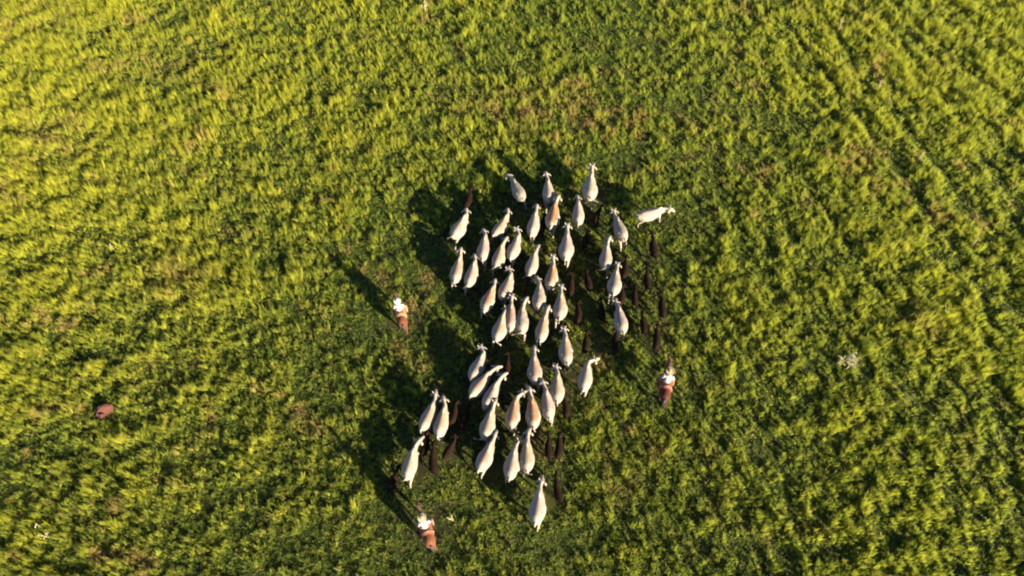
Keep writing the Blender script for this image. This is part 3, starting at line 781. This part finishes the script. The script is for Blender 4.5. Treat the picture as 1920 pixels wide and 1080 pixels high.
# trodden short where animals stand
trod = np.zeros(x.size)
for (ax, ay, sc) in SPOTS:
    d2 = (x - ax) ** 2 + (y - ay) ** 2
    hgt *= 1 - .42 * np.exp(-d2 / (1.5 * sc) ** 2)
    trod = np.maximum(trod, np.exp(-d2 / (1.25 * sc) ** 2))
keep = low | (rng.random(x.size) < np.clip(.45 + .30 * (g + .8), .24, 1.0))
tone = np.clip(.42 + .16 * g + .55 * (fbm(x / 9 + 3, y / 9, 91, 3) - .5) + .30 * (fbm(x / 1.6, y / 1.6, 95, 2) - .5) + rng.normal(0, .10, x.size) + np.interp(x, [-30, 0, 30], [.14, .01, -.05]) + np.interp(y, [-14, 8, 22], [-.04, .0, .08]), 0, 1)  # yellower to the left and top: front-lit brightness put into blade colour
tone = np.clip(tone + np.interp(x, [-10, 15], [.24, .16]) * tus, 0, 1)
dry = np.clip((fbm(x / 1.1, y / 1.1, 61, 3) - .62) * 6, 0, 1) * np.clip((fbm(x / 6, y / 6, 67, 2) - .35) * 3, 0, 1) * .75
for px, py, r in ((925,200,2.2), (985,210,1.2), (1085,205,2.0), (1290,280,1.6), (330,110,2.0), (60,40,2.0), (100,260,2.2), (340,515,1.6)):
    c = at(px, py); d2 = (x - c.x) ** 2 + (y - c.y) ** 2
    dry = np.clip(dry + .5 * np.exp(-d2 / r ** 2) * np.clip((fbm(x / .7, y / .7, 71, 2) - .40) * 4, 0, 1), 0, 1)
dry = np.clip(dry + (rng.random(x.size) < .04) * .6, 0, 1)
tone = np.clip(np.where(low, tone - .22, tone + .02), 0, 1)
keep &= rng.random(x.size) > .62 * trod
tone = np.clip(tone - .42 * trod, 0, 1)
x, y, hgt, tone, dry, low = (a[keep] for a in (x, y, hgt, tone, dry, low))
n = x.size
me = bpy.data.meshes.new("grass")
me.vertices.add(n)
co = np.zeros((n, 3), np.float32); co[:, 0] = x; co[:, 1] = y
me.vertices.foreach_set("co", co.ravel())
def attr(name, typ, data, key="value"):
    a = me.attributes.new(name, typ, 'POINT'); a.data.foreach_set(key, np.ascontiguousarray(data).ravel())
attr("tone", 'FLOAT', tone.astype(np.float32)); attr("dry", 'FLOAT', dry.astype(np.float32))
attr("pick", 'INT', np.where(low, rng.integers(6, NT, n), rng.integers(0, 6, n)).astype(np.int32))
rot = np.zeros((n, 3), np.float32); rot[:, 2] = rng.random(n) * 6.283; rot[:, :2] = rng.normal(0, .13, (n, 2))
attr("rot", 'FLOAT_VECTOR', rot, "vector")
sc3 = np.stack([.8 + .25 * hgt, .8 + .25 * hgt, hgt], 1).astype(np.float32)
attr("scl", 'FLOAT_VECTOR', sc3, "vector")
me.update()
grass = tag(link_obj("grass", me), "tall uneven yellow-green pasture grass covering the whole field", "grass", kind="stuff")
ng = bpy.data.node_groups.new("grass_scatter", 'GeometryNodeTree')
ng.interface.new_socket("Geometry", in_out='INPUT', socket_type='NodeSocketGeometry')
ng.interface.new_socket("Geometry", in_out='OUTPUT', socket_type='NodeSocketGeometry')
gi = ng.nodes.new("NodeGroupInput"); go = ng.nodes.new("NodeGroupOutput")
m2p = ng.nodes.new("GeometryNodeMeshToPoints"); iop = ng.nodes.new("GeometryNodeInstanceOnPoints")
ci = ng.nodes.new("GeometryNodeCollectionInfo"); ci.inputs[0].default_value = tufts; ci.inputs["Separate Children"].default_value = True; ci.inputs["Reset Children"].default_value = True
def named(nm, typ):
    a = ng.nodes.new("GeometryNodeInputNamedAttribute"); a.data_type = typ; a.inputs[0].default_value = nm
    return next(o for o in a.outputs if o.name == "Attribute" and o.enabled)
L = ng.links.new
L(gi.outputs[0], m2p.inputs[0]); L(m2p.outputs[0], iop.inputs["Points"]); L(ci.outputs[0], iop.inputs["Instance"])
iop.inputs["Pick Instance"].default_value = True
L(named("pick", 'INT'), iop.inputs["Instance Index"])
e2r = ng.nodes.new("FunctionNodeEulerToRotation"); L(named("rot", 'FLOAT_VECTOR'), e2r.inputs[0]); L(e2r.outputs[0], iop.inputs["Rotation"])
L(named("scl", 'FLOAT_VECTOR'), iop.inputs["Scale"])
L(iop.outputs[0], go.inputs[0])
md = grass.modifiers.new("scatter", 'NODES'); md.node_group = ng
me.materials.append(M_GRASS)
print("grass tufts", n)
